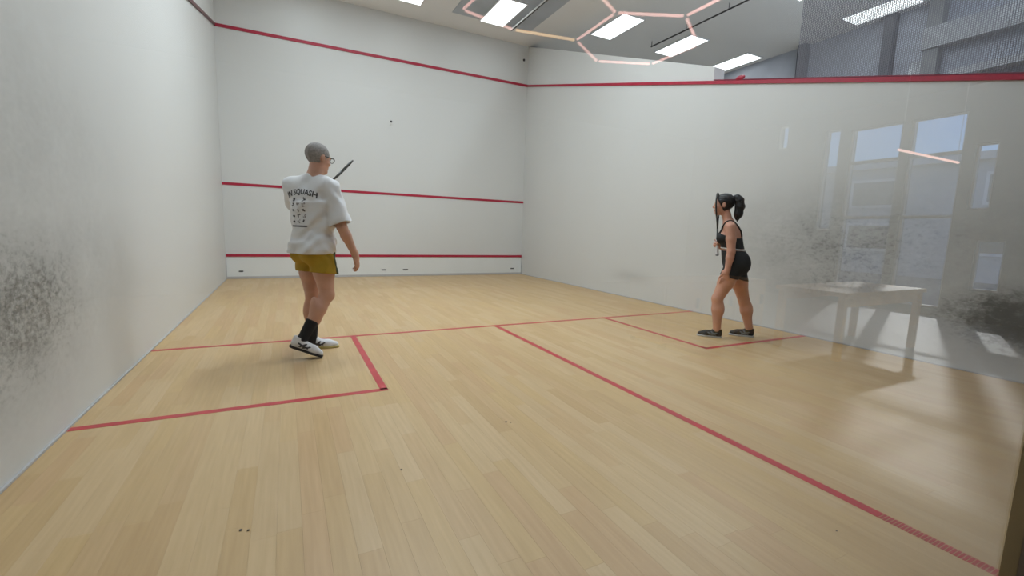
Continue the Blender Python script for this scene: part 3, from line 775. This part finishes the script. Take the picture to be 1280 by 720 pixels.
def build_man():
    root = empty('person', (1.23, -5.96, 0))
    tag(root, 'person with shaved grey head in white printed t-shirt and mustard shorts, seen from behind', 'person', None)
    rc, fc, uc = frame((.57, .82, 0)); rp, fp, up = frame((.84, .54, 0)); rh, fh, uh = frame((.84, .54, -.10), (.10, .04, 1))
    pel = V3((1.262, -5.935, .90)); che = V3((1.258, -5.942, 1.255)); nk = V3((1.268, -5.932, 1.475)); hd = V3((1.312, -5.935, 1.652))
    shR, shL = V3((1.392, -6.035, 1.408)), V3((1.112, -5.842, 1.412))
    elR, wrR = V3((1.474, -6.10, 1.085)), V3((1.578, -6.07, .860))
    elL, wrL = V3((1.150, -5.60, 1.20)), V3((1.300, -5.478, 1.395))
    hR, hL = pel + rp * .092 + Z * .0, pel - rp * .092
    kR, aR = V3((1.350, -6.055, .515)), V3((1.165, -6.13, .190))
    kL, aL = V3((1.245, -5.845, .480)), V3((1.235, -5.835, .095))
    hlR, toR = V3((1.045, -6.14, .115)), V3((1.262, -6.15, .018))
    hlL, toL = V3((1.185, -5.825, .0)), V3((1.465, -5.84, .0))
    def torso(F, inf=0.0):
        F.add(ell(pel + Z * .0, (rp, fp, up), (.165, .118, .125)), .03, inf)
        F.add(ell((pel + che) / 2 + Z * .0, (rc, fc, uc), (.148, .108, .17)), .06, inf)
        F.add(ell(che + Z * .02, (rc, fc, uc), (.168, .118, .175)), .06, inf)
        F.add(cone(shL * .82 + shR * .18, shR * .82 + shL * .18, .062, .062), .06, inf)
        for sh in (shL, shR):
            F.add(cone(sh, sh * .9 + che * .1, .058, .06), .05, inf)
            F.add(cone(nk - Z * .01, sh * .7 + nk * .3 + Z * .0, .05, .045), .05, inf)
        for sg in (-1, 1): F.add(ell(pel + rp * sg * .075 - fp * .07 - Z * .03, (rp, fp, up), (.085, .075, .095)), .04, inf)
    def arms(F, inf=0.0):
        chain(F, [shR, shR * .5 + elR * .5, elR], [.054, .050, .041], .02, inf); chain(F, [elR, elR * .7 + wrR * .3, wrR], [.040, .042, .027], .02, inf)
        chain(F, [shL, shL * .5 + elL * .5, elL], [.054, .050, .041], .02, inf); chain(F, [elL, elL * .7 + wrL * .3, wrL], [.040, .042, .027], .02, inf)
    def legs(F, inf=0.0):
        chain(F, [hR, hR * .5 + kR * .5, kR], [.094, .082, .058], .03, inf); chain(F, [hL, hL * .5 + kL * .5, kL], [.094, .080, .056], .03, inf)
        chain(F, [kR, kR * .65 + aR * .35, aR], [.054, .056, .038], .02, inf); chain(F, [kL, kL * .65 + aL * .35, aL], [.052, .055, .038], .02, inf)
        F.add(ell(kR * .66 + aR * .34 - V3((.03, .012, .015)), (rp, fp, unit(kR - aR)), (.044, .044, .10)), .03, inf)
        F.add(ell(kL * .66 + aL * .34 - V3((.03, .012, 0)), (rp, fp, up), (.043, .043, .10)), .03, inf)
        F.add(ell(kR + V3((.022, .008, .0)), (rp, fp, up), (.036, .034, .045)), .02, inf)
    lo, hi = V3((.93, -6.26, -.02)), V3((1.80, -5.32, 1.82))
    B = Field(lo, hi, .0055)
    torso(B); legs(B); arms(B)
    B.add(cone(nk - Z * .02, hd - Z * .075 - fh * .018, .062, .056), .03)
    apply(B, head_shapes(hd, rh, fh, uh, 1.02))
    apply(B, hand_shapes(wrR, (.24, .06, -.95), (-.75, .55, .0), (.45, .8, .1), (.32, .38, .30), 1.0, .03))
    # left hand round the racket grip: the handle lies across the palm
    butt, tip = V3((1.300, -5.530, 1.352)), V3((1.672, -5.119, 1.742)); axr = unit(tip - butt)
    gc = butt + axr * .085
    dL = unit(gc - wrL - axr * ((gc - wrL) @ axr)); nL = np.cross(axr, dL)
    wl_ = gc - dL * .075 - nL * .026
    wrL2 = wl_
    chain(B, [wrL, wrL2], [.027, .025], .02)
    apply(B, hand_shapes(wrL2, dL, nL, axr, (1.0, 1.15, .9), .98, 0, dL * .55 + axr * .35 + nL * .8))
    for h_, t_, a_ in ((hlR, toR, aR), (hlL, toL, aL)): chain(B, [a_, h_ * .68 + t_ * .32 + Z * .045, h_ * .25 + t_ * .75 + Z * .028], [.036, .024, .018], .02)
    body = B.mesh('body', m_skin, root)
    add_face(root, hd, rh, fh, uh, 1.02, m_eye, m_buzz)
    add_lips(root, hd, rh, fh, uh, 1.02, m_lip)
    # stubble cap
    H = Field(hd - .16, hd + .17, .005); apply(H, head_shapes(hd, rh, fh, uh, 1.02)[:2], .0035); H.clip(fh * .62 - uh * .78, hd + (fh * .62 - uh * .78) * .022)
    for sg in (-1, 1): H.add(ell(hd + rh * sg * .08 - fh * .008 - uh * .012, (rh, fh, uh), (.03, .022, .03)), .004, 0, 's')
    hair = H.mesh('hair', m_buzz, root); hair['label'] = 'short grey stubble hair'
    # t-shirt
    S = Field(V3((.95, -6.25, .80)), V3((1.62, -5.45, 1.56)), .0055)
    torso(S, .012)
    S.add(ellcone(pel - Z * .05 + fc * .004, che + Z * .03, (.172, .135), (.182, .138), fc * .7 + fp * .3), .03)
    sleeveR = elR * .92 + shR * .08; sleeveL = elL * .72 + shL * .28
    dR, dLs = unit(elR - shR), unit(elL - shL)
    S.add(ell(pel + Z * .02, (rp, fp, up), (.212, .158, .16)), .03)
    for sg in (-1, 1): S.add(ell(pel + rp * sg * .072 - fp * .065 - Z * .02, (rp, fp, up), (.108, .098, .11)), .04)
    for s_, a_, d_ in ((shR, sleeveR, dR), (shL, sleeveL, dLs)):
        Sl = Field(S.lo, S.lo + (S.n - 1) * S.h - 1e-6, S.h); Sl.add(cone(s_ + Z * .004, a_ + d_ * .03, .070, .088), 0)
        n_ = tuple(slice(0, min(x, y)) for x, y in zip(Sl.d.shape, S.d.shape)); Sl.clip(d_, a_)
        c_, d2 = S.d[n_], Sl.d[n_]; hh = np.clip(.5 + .5 * (d2 - c_) / .03, 0, 1); S.d[n_] = d2 * (1 - hh) + c_ * hh - .03 * hh * (1 - hh)
    sl, P = S.grid()
    wr_ = .0045 * np.sin(P[2] * 62 + 4 * np.sin(P[0] * 17 + 1) + P[1] * 21) * np.clip((1.16 - P[2]) * 6, .15, 1) + .0035 * np.sin(P[0] * 48 + P[1] * 37 + 2.2 * np.sin(P[2] * 19)) + .003 * np.sin(P[2]*31 - P[0]*40)
    S.d = S.d + wr_.astype(np.float32)
    S.shell(.013)
    S.clip(-uc + fc * .02, pel - Z * .038)
    for a_, d_ in ((sleeveR, dR), (sleeveL, dLs)):           # open the sleeve ends
        S.add(cone(a_ - d_ * .05, a_ + d_ * .06, .066, .074), .0, 0, 's')
    S.add(cone(nk + Z * .005 + fc * .02, nk + Z * .2 + fh * .06, .064, .10), .004, 0, 's')
    shirt = S.mesh('tshirt', m_shirt, root, 2); shirt['label'] = 'white short sleeved t-shirt with dark print on the back'
    # collar rib
    # shorts
    Q = Field(V3((1.0, -6.2, .60)), V3((1.55, -5.65, 1.0)), .0055)
    Q.add(ell(pel + Z * .0, (rp, fp, up), (.178, .134, .14)), .03)
    for sg in (-1, 1): Q.add(ell(pel + rp * sg * .075 - fp * .07 - Z * .03, (rp, fp, up), (.095, .085, .10)), .04)
    for h_, k_ in ((hR, kR), (hL, kL)):
        e_ = h_ + (k_ - h_) * .58; Q.add(cone(h_ - Z * .01, e_, .102, .108), .03)
    sl, P = Q.grid(); Q.d = (Q.d + .0035 * np.sin(P[0] * 60 + P[1] * 45 + 2 * np.sin(P[2] * 30))).astype(np.float32)
    Q.shell(.013); Q.clip(up, pel + Z * .06); Q.clip(-up - fp * .10, V3((1.26, -5.935, .700)))
    sh_ = Q.mesh('shorts', m_must, root); sh_['label'] = 'mustard yellow sports shorts'
    G = Field(V3((1.0, -6.2, .60)), V3((1.55, -5.65, 1.0)), .0055)
    G.d = np.maximum(Q.d - .004, -(Q.d + .01)); 
    Ge = Field(V3((1.0, -6.2, .60)), V3((1.55, -5.65, 1.0)), .0055); Ge.add(ell(pel + V3((.170, -.075, -.12)), ((1, 0, 0), (0, 1, 0), (0, 0, 1)), (.055, .08, .16)), 0)
    G.d = np.maximum(G.d, Ge.d).astype(np.float32)
    g_ = G.mesh('side_panel', m_green, root); g_.parent = sh_; g_['label'] = 'dark green panel on the front of the shorts'
    # socks
    for a_, k_, h_, t_, top in ((aR, kR, hlR, toR, .16), (aL, kL, hlL, toL, .17)):
        K = Field(a_ - .20, a_ + .26, .0055); d_ = unit(k_ - a_)
        K.add(cone(a_ - d_ * .03, a_ + d_ * top, .041, .053), .015)
        K.add(cone(a_ - d_ * .03, h_ * .70 + t_ * .30 + Z * .05, .041, .030), .015)
        K.clip(d_, a_ + d_ * (top - .02)); o = K.mesh('sock', m_sock, root); o['label'] = 'black ankle sock'
    shoe(root, hlR, toR + unit(toR - hlR) * 0, (.15, 0, 1), .285, m_shoe_w, m_sole_b, m_ink, m_shoe_w, label='white court shoe lifted at the heel', sole_label='black outsole')
    shoe(root, hlL, toL, (0, 0, 1), .285, m_shoe_w, m_sole_y, m_ink, m_shoe_w, label='white court shoe flat on the floor', sole_label='pale gum outsole')
    # glasses
    p = lambda a, b, e: Vector(hd + (rh * a + fh * b + uh * e) * 1.02) - root.location
    bm = bmesh.new()
    for sg in (-1, 1):
        tube_into(bm, [p(sg*.080, .0, .014), p(sg*.078, .06, .012), p(sg*.070, .098, .010)], .0032, 8)
        tube_into(bm, [p(sg*.036 + .030*math.cos(q), .110 - .1*abs(.036*sg+.030*math.cos(q))**1.4, .003 + .020*math.sin(q)) for q in [2*math.pi*k/16 for k in range(17)]], .0026, 8)
    tube_into(bm, [p(-.009, .112, .008), p(.009, .112, .008)], .0026, 8)
    gl_ = finish('glasses', bm, m_black, root, smooth=True); gl_['label'] = 'thin dark framed glasses'
    # print on the back, laid on the shirt surface
    bmt = bmesh.new(); bmt.from_mesh(shirt.data); tree = BVHTree.FromBMesh(bmt); bmt.free()
    bdir = Vector(-fc); org = Vector(che - V3(root.location)) + bdir * .5
    def onto(x, z):                       # x to the wearer's right, z up from the chest centre
        o_ = org + Vector(rc) * x + Vector((0, 0, z)); hit, nn, _, _ = tree.ray_cast(o_, -bdir)
        return (hit + bdir * .0022) if hit is not None else None
    def print_mesh(name, bm, m, label=None):
        bmesh.ops.triangulate(bm, faces=bm.faces[:])
        for _ in range(1): bmesh.ops.subdivide_edges(bm, edges=[e for e in bm.edges if e.calc_length() > .02], cuts=1)
        bad = []
        for v in bm.verts:
            q = onto(v.co.x, v.co.z)
            if q is None: bad.append(v)
            else: v.co = q
        bmesh.ops.delete(bm, geom=bad, context='VERTS')
        o = finish(name, bm, m, root); o.parent = shirt
        if label: o['label'] = label
        return o
    cu = bpy.data.curves.new('print_text', 'FONT'); cu.body = 'IN SQUASH'; cu.size = .062; cu.align_x = 'CENTER'; cu.resolution_u = 3
    cu.offset = .0016
    tmp = bpy.data.objects.new('print_text', cu); C.objects.link(tmp)
    me = bpy.data.meshes.new_from_object(tmp.evaluated_get(bpy.context.evaluated_depsgraph_get()))
    bpy.data.objects.remove(tmp)
    bm = bmesh.new(); bm.from_mesh(me)
    for v in bm.verts:
        x, y = v.co.x, v.co.y; v.co = Vector((x * .86 - .028, 0, .088 + y - 1.2 * x * x))
    print_mesh('back_lettering', bm, m_ink, 'black lettering IN SQUASH across the shoulders')
    bd, bg = bmesh.new(), bmesh.new(); rnd = random.Random(3)
    for row in range(6):
        for col_ in range(3):
            cx, cz = -.092 + col_ * .052, .045 - row * .043
            dark = (row, col_) in ((0, 0),) or row == 5
            if (row, col_) == (0, 1): continue
            tgt = bd if dark or rnd.random() < .35 else bg
            n_ = 5 if row < 5 else 7
            if row == 5: pts_ = [(cx - .022 + i * .0075, cz, .0048, .006) for i in range(n_)]
            elif (row, col_) == (0, 0): pts_ = [(cx, cz, .012, .015)]
            else: pts_ = [(cx + rnd.uniform(-.012, .012), cz + rnd.uniform(-.012, .012), rnd.uniform(.003, .007), rnd.uniform(.003, .007)) for _ in range(n_)]
            for a, b, w_, h_ in pts_:
                q = [tgt.verts.new((a + i * w_, 0, b + j * h_)) for i, j in ((-1, -1), (1, -1), (1, 1), (-1, 1))]; tgt.faces.new(q)
    print_mesh('back_print', bd, m_ink, 'black marks of the back print')['kind'] = 'stuff'; print_mesh('back_print', bg, m_ink2, 'grey marks of the back print')['kind'] = 'stuff'
    racket('squash_racket', 'dark racket held up in front of the person in the white t-shirt', butt, tip, np.cross(axr, V3((.045, 1, .0))) + V3((.0, .03, .02)), m_rframe, m_gripb, m_rstring)
build_man()

# ---------------- woman
def build_woman():
    root = empty('person', (5.45, -6.79, 0))
    tag(root, 'person with black ponytail, black crop top and black shorts, facing left', 'person', None)
    r, f, u = frame((-.606, .795, 0)); rl, fl, ul = frame((-.606, .795, 0), (-.05, .08, 1))
    pel = V3((5.462, -6.808, .835)); che = V3((5.418, -6.742, 1.12)); nk = V3((5.408, -6.728, 1.258)); hd = V3((5.365, -6.672, 1.462))
    shL, shR = V3((5.285, -6.845, 1.215)), V3((5.535, -6.630, 1.215))
    elL, wrL = V3((5.278, -6.885, .955)), V3((5.262, -6.868, .748))
    elR, wrR = V3((5.575, -6.60, .985)), V3((5.400, -6.585, 1.020))
    hL, hR = pel - r * .085 - Z * .03, pel + r * .085 - Z * .03
    kL, aL = V3((5.268, -6.774, .437)), V3((5.290, -6.788, .095)); kR, aR = V3((5.622, -6.842, .406)), V3((5.692, -6.886, .105))
    hlL, toL = V3((5.325, -6.835, 0)), V3((5.163, -6.622, 0)); hlR, toR = V3((5.728, -6.935, 0)), V3((5.578, -6.738, 0))
    def torso(F, inf=0.0):
        F.add(ell(pel + Z * .01, (r, f, u), (.158, .122, .125)), .03, inf)
        F.add(ell(pel * .5 + che * .5, (rl, fl, ul), (.125, .105, .15)), .06, inf)
        F.add(ell(che + Z * .0 - f * .008, (rl, fl, ul), (.135, .105, .145)), .05, inf)
        for sg in (-1, 1):
            F.add(ell(che + f * .075 + r * sg * .062 - Z * .025, (rl, fl, ul), (.058, .052, .055)), .03, inf)
            F.add(ell(pel + r * sg * .072 - f * .062 - Z * .015, (r, f, u), (.088, .080, .11)), .05, inf)
        F.add(cone(shL * .8 + shR * .2, shR * .8 + shL * .2, .048, .048), .05, inf)
        for sh in (shL, shR): F.add(cone(nk - Z * .01, sh * .65 + nk * .35, .042, .038), .045, inf)
    def legs(F, inf=0.0):
        for h_, k_, a_ in ((hL, kL, aL), (hR, kR, aR)):
            chain(F, [h_, h_ * .5 + k_ * .5, k_], [.093, .081, .057], .03, inf); chain(F, [k_, k_ * .65 + a_ * .35, a_], [.055, .057, .039], .02, inf)
            F.add(ell(k_ * .66 + a_ * .34 - f * .022, (r, f, u), (.047, .049, .09)), .03, inf)
            F.add(ell(k_ + f * .020, (r, f, u), (.034, .030, .04)), .02, inf)
    B = Field((5.08, -7.06, -.02), (5.84, -6.36, 1.62), .0055)
    torso(B); legs(B)
    for s_, e_, w_ in ((shL, elL, wrL), (shR, elR, wrR)):
        chain(B, [s_, s_ * .5 + e_ * .5, e_], [.053, .048, .039], .02); chain(B, [e_, e_ * .7 + w_ * .3, w_], [.039, .039, .026], .02)
    B.add(cone(nk - Z * .02, hd - Z * .07 - f * .02, .050, .046), .03)
    rh, fh, uh = frame((-.60, .80, .0), (.0, 0, 1))
    apply(B, head_shapes(hd, rh, fh, uh, .95, True))
    apply(B, hand_shapes(wrL, unit(V3((-.16, .22, -.95))), unit(r * .8 - f * .1), unit(f * .9 - Z * .2), (.15, .25, .2), .92, .02))
    butt, tip = V3((5.368, -6.642, .905)), V3((5.337, -6.603, 1.588)); axr = unit(tip - butt)
    gc = butt + axr * .125
    dR = unit(gc - wrR - axr * ((gc - wrR) @ axr)); nR = np.cross(dR, axr)
    if nR @ r > 0: nR = -nR
    w2 = gc - dR * .075 - nR * .026
    chain(B, [wrR, w2], [.024, .023], .02)
    apply(B, hand_shapes(w2, dR, nR, axr, (1.0, 1.15, .9), .90, 0, dR * .55 + axr * .35 + nR * .8))
    for h_, t_, a_ in ((hlL, toL, aL), (hlR, toR, aR)): chain(B, [a_, h_ * .68 + t_ * .32 + Z * .042, h_ * .25 + t_ * .75 + Z * .026], [.034, .024, .018], .02)
    B.mesh('body', m_skin_w, root)
    add_face(root, hd, rh, fh, uh, .95, m_eye, m_hair)
    add_lips(root, hd, rh, fh, uh, .95, m_lip)
    # hair cap, tie and ponytail
    H = Field(hd - .19, hd + .20, .005); apply(H, head_shapes(hd, rh, fh, uh, .95, True)[:2], .011)
    nrm = fh * .86 - uh * .5; H.clip(nrm, hd + nrm * .032); H.clip(-uh, hd - uh * .088)
    for sg in (-1, 1): H.add(ell(hd + rh * sg * .085 - fh * .002 - uh * .012, (rh, fh, uh), (.04, .024, .034)), .004, 0, 's')
    sl, P = H.grid(); H.d = (H.d + .0016 * np.sin(P[2] * 260 + 60 * P[0])).astype(np.float32)
    hair = H.mesh('hair', m_hair, root)
    pb = hd - fh * .085 + uh * .065
    pts = [pb, pb - fh * .040 + uh * .012, pb - fh * .066 - uh * .020, pb - fh * .074 - uh * .085, pb - fh * .066 - uh * .165, pb - fh * .060 - uh * .215]
    T_ = Field(V3(pb) - .32, V3(pb) + .16, .005); chain(T_, pts, [.022, .030, .040, .046, .042, .020], .02)
    chain(T_, [pts[3] + rh * .014, pts[4] + rh * .02 - uh * .03, pts[5] + rh * .02 - uh * .03], [.026, .022, .006], .012); chain(T_, [pts[3] - rh * .014, pts[4] - rh * .018 - uh * .01, pts[5] - rh * .014 + fh * .02], [.026, .022, .006], .012)
    sl, P = T_.grid(); q_ = (P[0] * rh[0] + P[1] * rh[1]); g_ = (P[0] * fh[0] + P[1] * fh[1])
    T_.d = (T_.d + .0022 * np.sin(q_ * 420 + 3 * np.sin(P[2] * 20)) + .0018 * np.sin(g_ * 380)).astype(np.float32)
    pt = T_.mesh('ponytail', m_hair, root); pt['label'] = 'loose black ponytail'
    bm = bmesh.new(); c_ = Vector(pb - fh * .02 + uh * .008 - V3(root.location)); ax_ = unit(-fh * .9 + uh * .4); e1 = rh; e2 = np.cross(ax_, e1)
    tube_into(bm, [c_ + Vector(e1 * math.cos(q) * .023 + e2 * math.sin(q) * .023) for q in [2*math.pi*k/16 for k in range(17)]], .005, 8)
    finish('hair_tie', bm, m_black, root, smooth=True)
    # crop top
    S = Field((5.2, -7.0, .90), (5.66, -6.50, 1.32), .005); torso(S, .007)
    sl, P = S.grid(); fz = (P[0] - che[0]) * f[0] + (P[1] - che[1]) * f[1]
    sd = np.abs((P[0] - che[0]) * r[0] + (P[1] - che[1]) * r[1])
    topz = 1.145 + np.clip(fz * .25, -.03, .03) - sd * .25
    base = S.d.copy()
    S.d = np.maximum(np.maximum(base, P[2] - topz), .985 - P[2]).astype(np.float32)
    def on_skin(p, dist):                        # slide a point along the field's gradient to a given distance
        p = V3(p).copy()
        for _ in range(12):
            i = np.clip(np.round((p - S.lo) / S.h).astype(int), 1, S.n - 2)
            g = np.array([base[i[0]+1, i[1], i[2]] - base[i[0]-1, i[1], i[2]], base[i[0], i[1]+1, i[2]] - base[i[0], i[1]-1, i[2]], base[i[0], i[1], i[2]+1] - base[i[0], i[1], i[2]-1]], float)
            g = g / max(np.linalg.norm(g), 1e-6); p = p - g * (base[tuple(i)] - dist) * .7
        return p
    for sg in (-1, 1):                           # straps over the shoulders, laid on the skin
        key = [che + f * .12 + r * sg * .072 - Z * .0, che + f * .11 + r * sg * .075 + Z * .06, nk + r * sg * .080 + f * .05 - Z * .0, nk + r * sg * .078 - f * .02 + Z * .04, nk + r * sg * .066 - f * .09 - Z * .03, che - f * .14 + r * sg * .050 + Z * .07, che - f * .13 + r * sg * .045 + Z * .0]
        pth = [on_skin(key[i] * (1 - t) + key[i+1] * t, .0) for i in range(len(key) - 1) for t in (0, .25, .5, .75)] + [on_skin(key[-1], .0)]
        for _ in range(3): pth = [pth[0]] + [(pth[i-1] + 2 * pth[i] + pth[i+1]) / 4 for i in range(1, len(pth) - 1)] + [pth[-1]]
        St = Field((5.2, -7.0, .90), (5.66, -6.50, 1.32), .005); chain(St, pth, [.0085] * len(pth), 0)
        S.d = np.minimum(S.d, St.d)
    top = S.mesh('crop_top', m_blackcloth, root); top['label'] = 'black sports crop top with thin straps'
    E_ = Field((5.2, -7.0, .90), (5.66, -6.50, 1.32), .005); E_.d = np.maximum(base - .004, np.abs(P[2] - .984 - fz * .08) - .0075).astype(np.float32)
    e_ = E_.mesh('hem_band', m_whiteband, root); e_.parent = top; e_['label'] = 'white band along the lower hem'
    # shorts
    Q = Field((5.2, -7.06, .58), (5.74, -6.55, 1.0), .0055); torso(Q, .009)
    for h_, k_ in ((hL, kL), (hR, kR)): chain(Q, [h_, h_ * .5 + k_ * .5], [.101, .093], .03)
    Q.clip(u, V3((5.44, -6.78, .962))); Q.clip(-u + f * .26, V3((5.462, -6.808, .665)))
    o = Q.mesh('shorts', m_blackcloth, root); o['label'] = 'tight black sports shorts'
    for h_, t_ in ((hlL, toL), (hlR, toR)):
        shoe(root, h_, t_, (0, 0, 1), .268, m_shoe_d, m_sole_g, m_mark_g, m_black, wide=.95, label='dark trainer with grey side marks', sole_label='pale grey sole')
    racket('squash_racket', 'dark racket with white grip held upright before the face of the person with the ponytail', butt, tip, r * .12 + f, m_rframe, m_gripw, m_rstring)
build_woman()
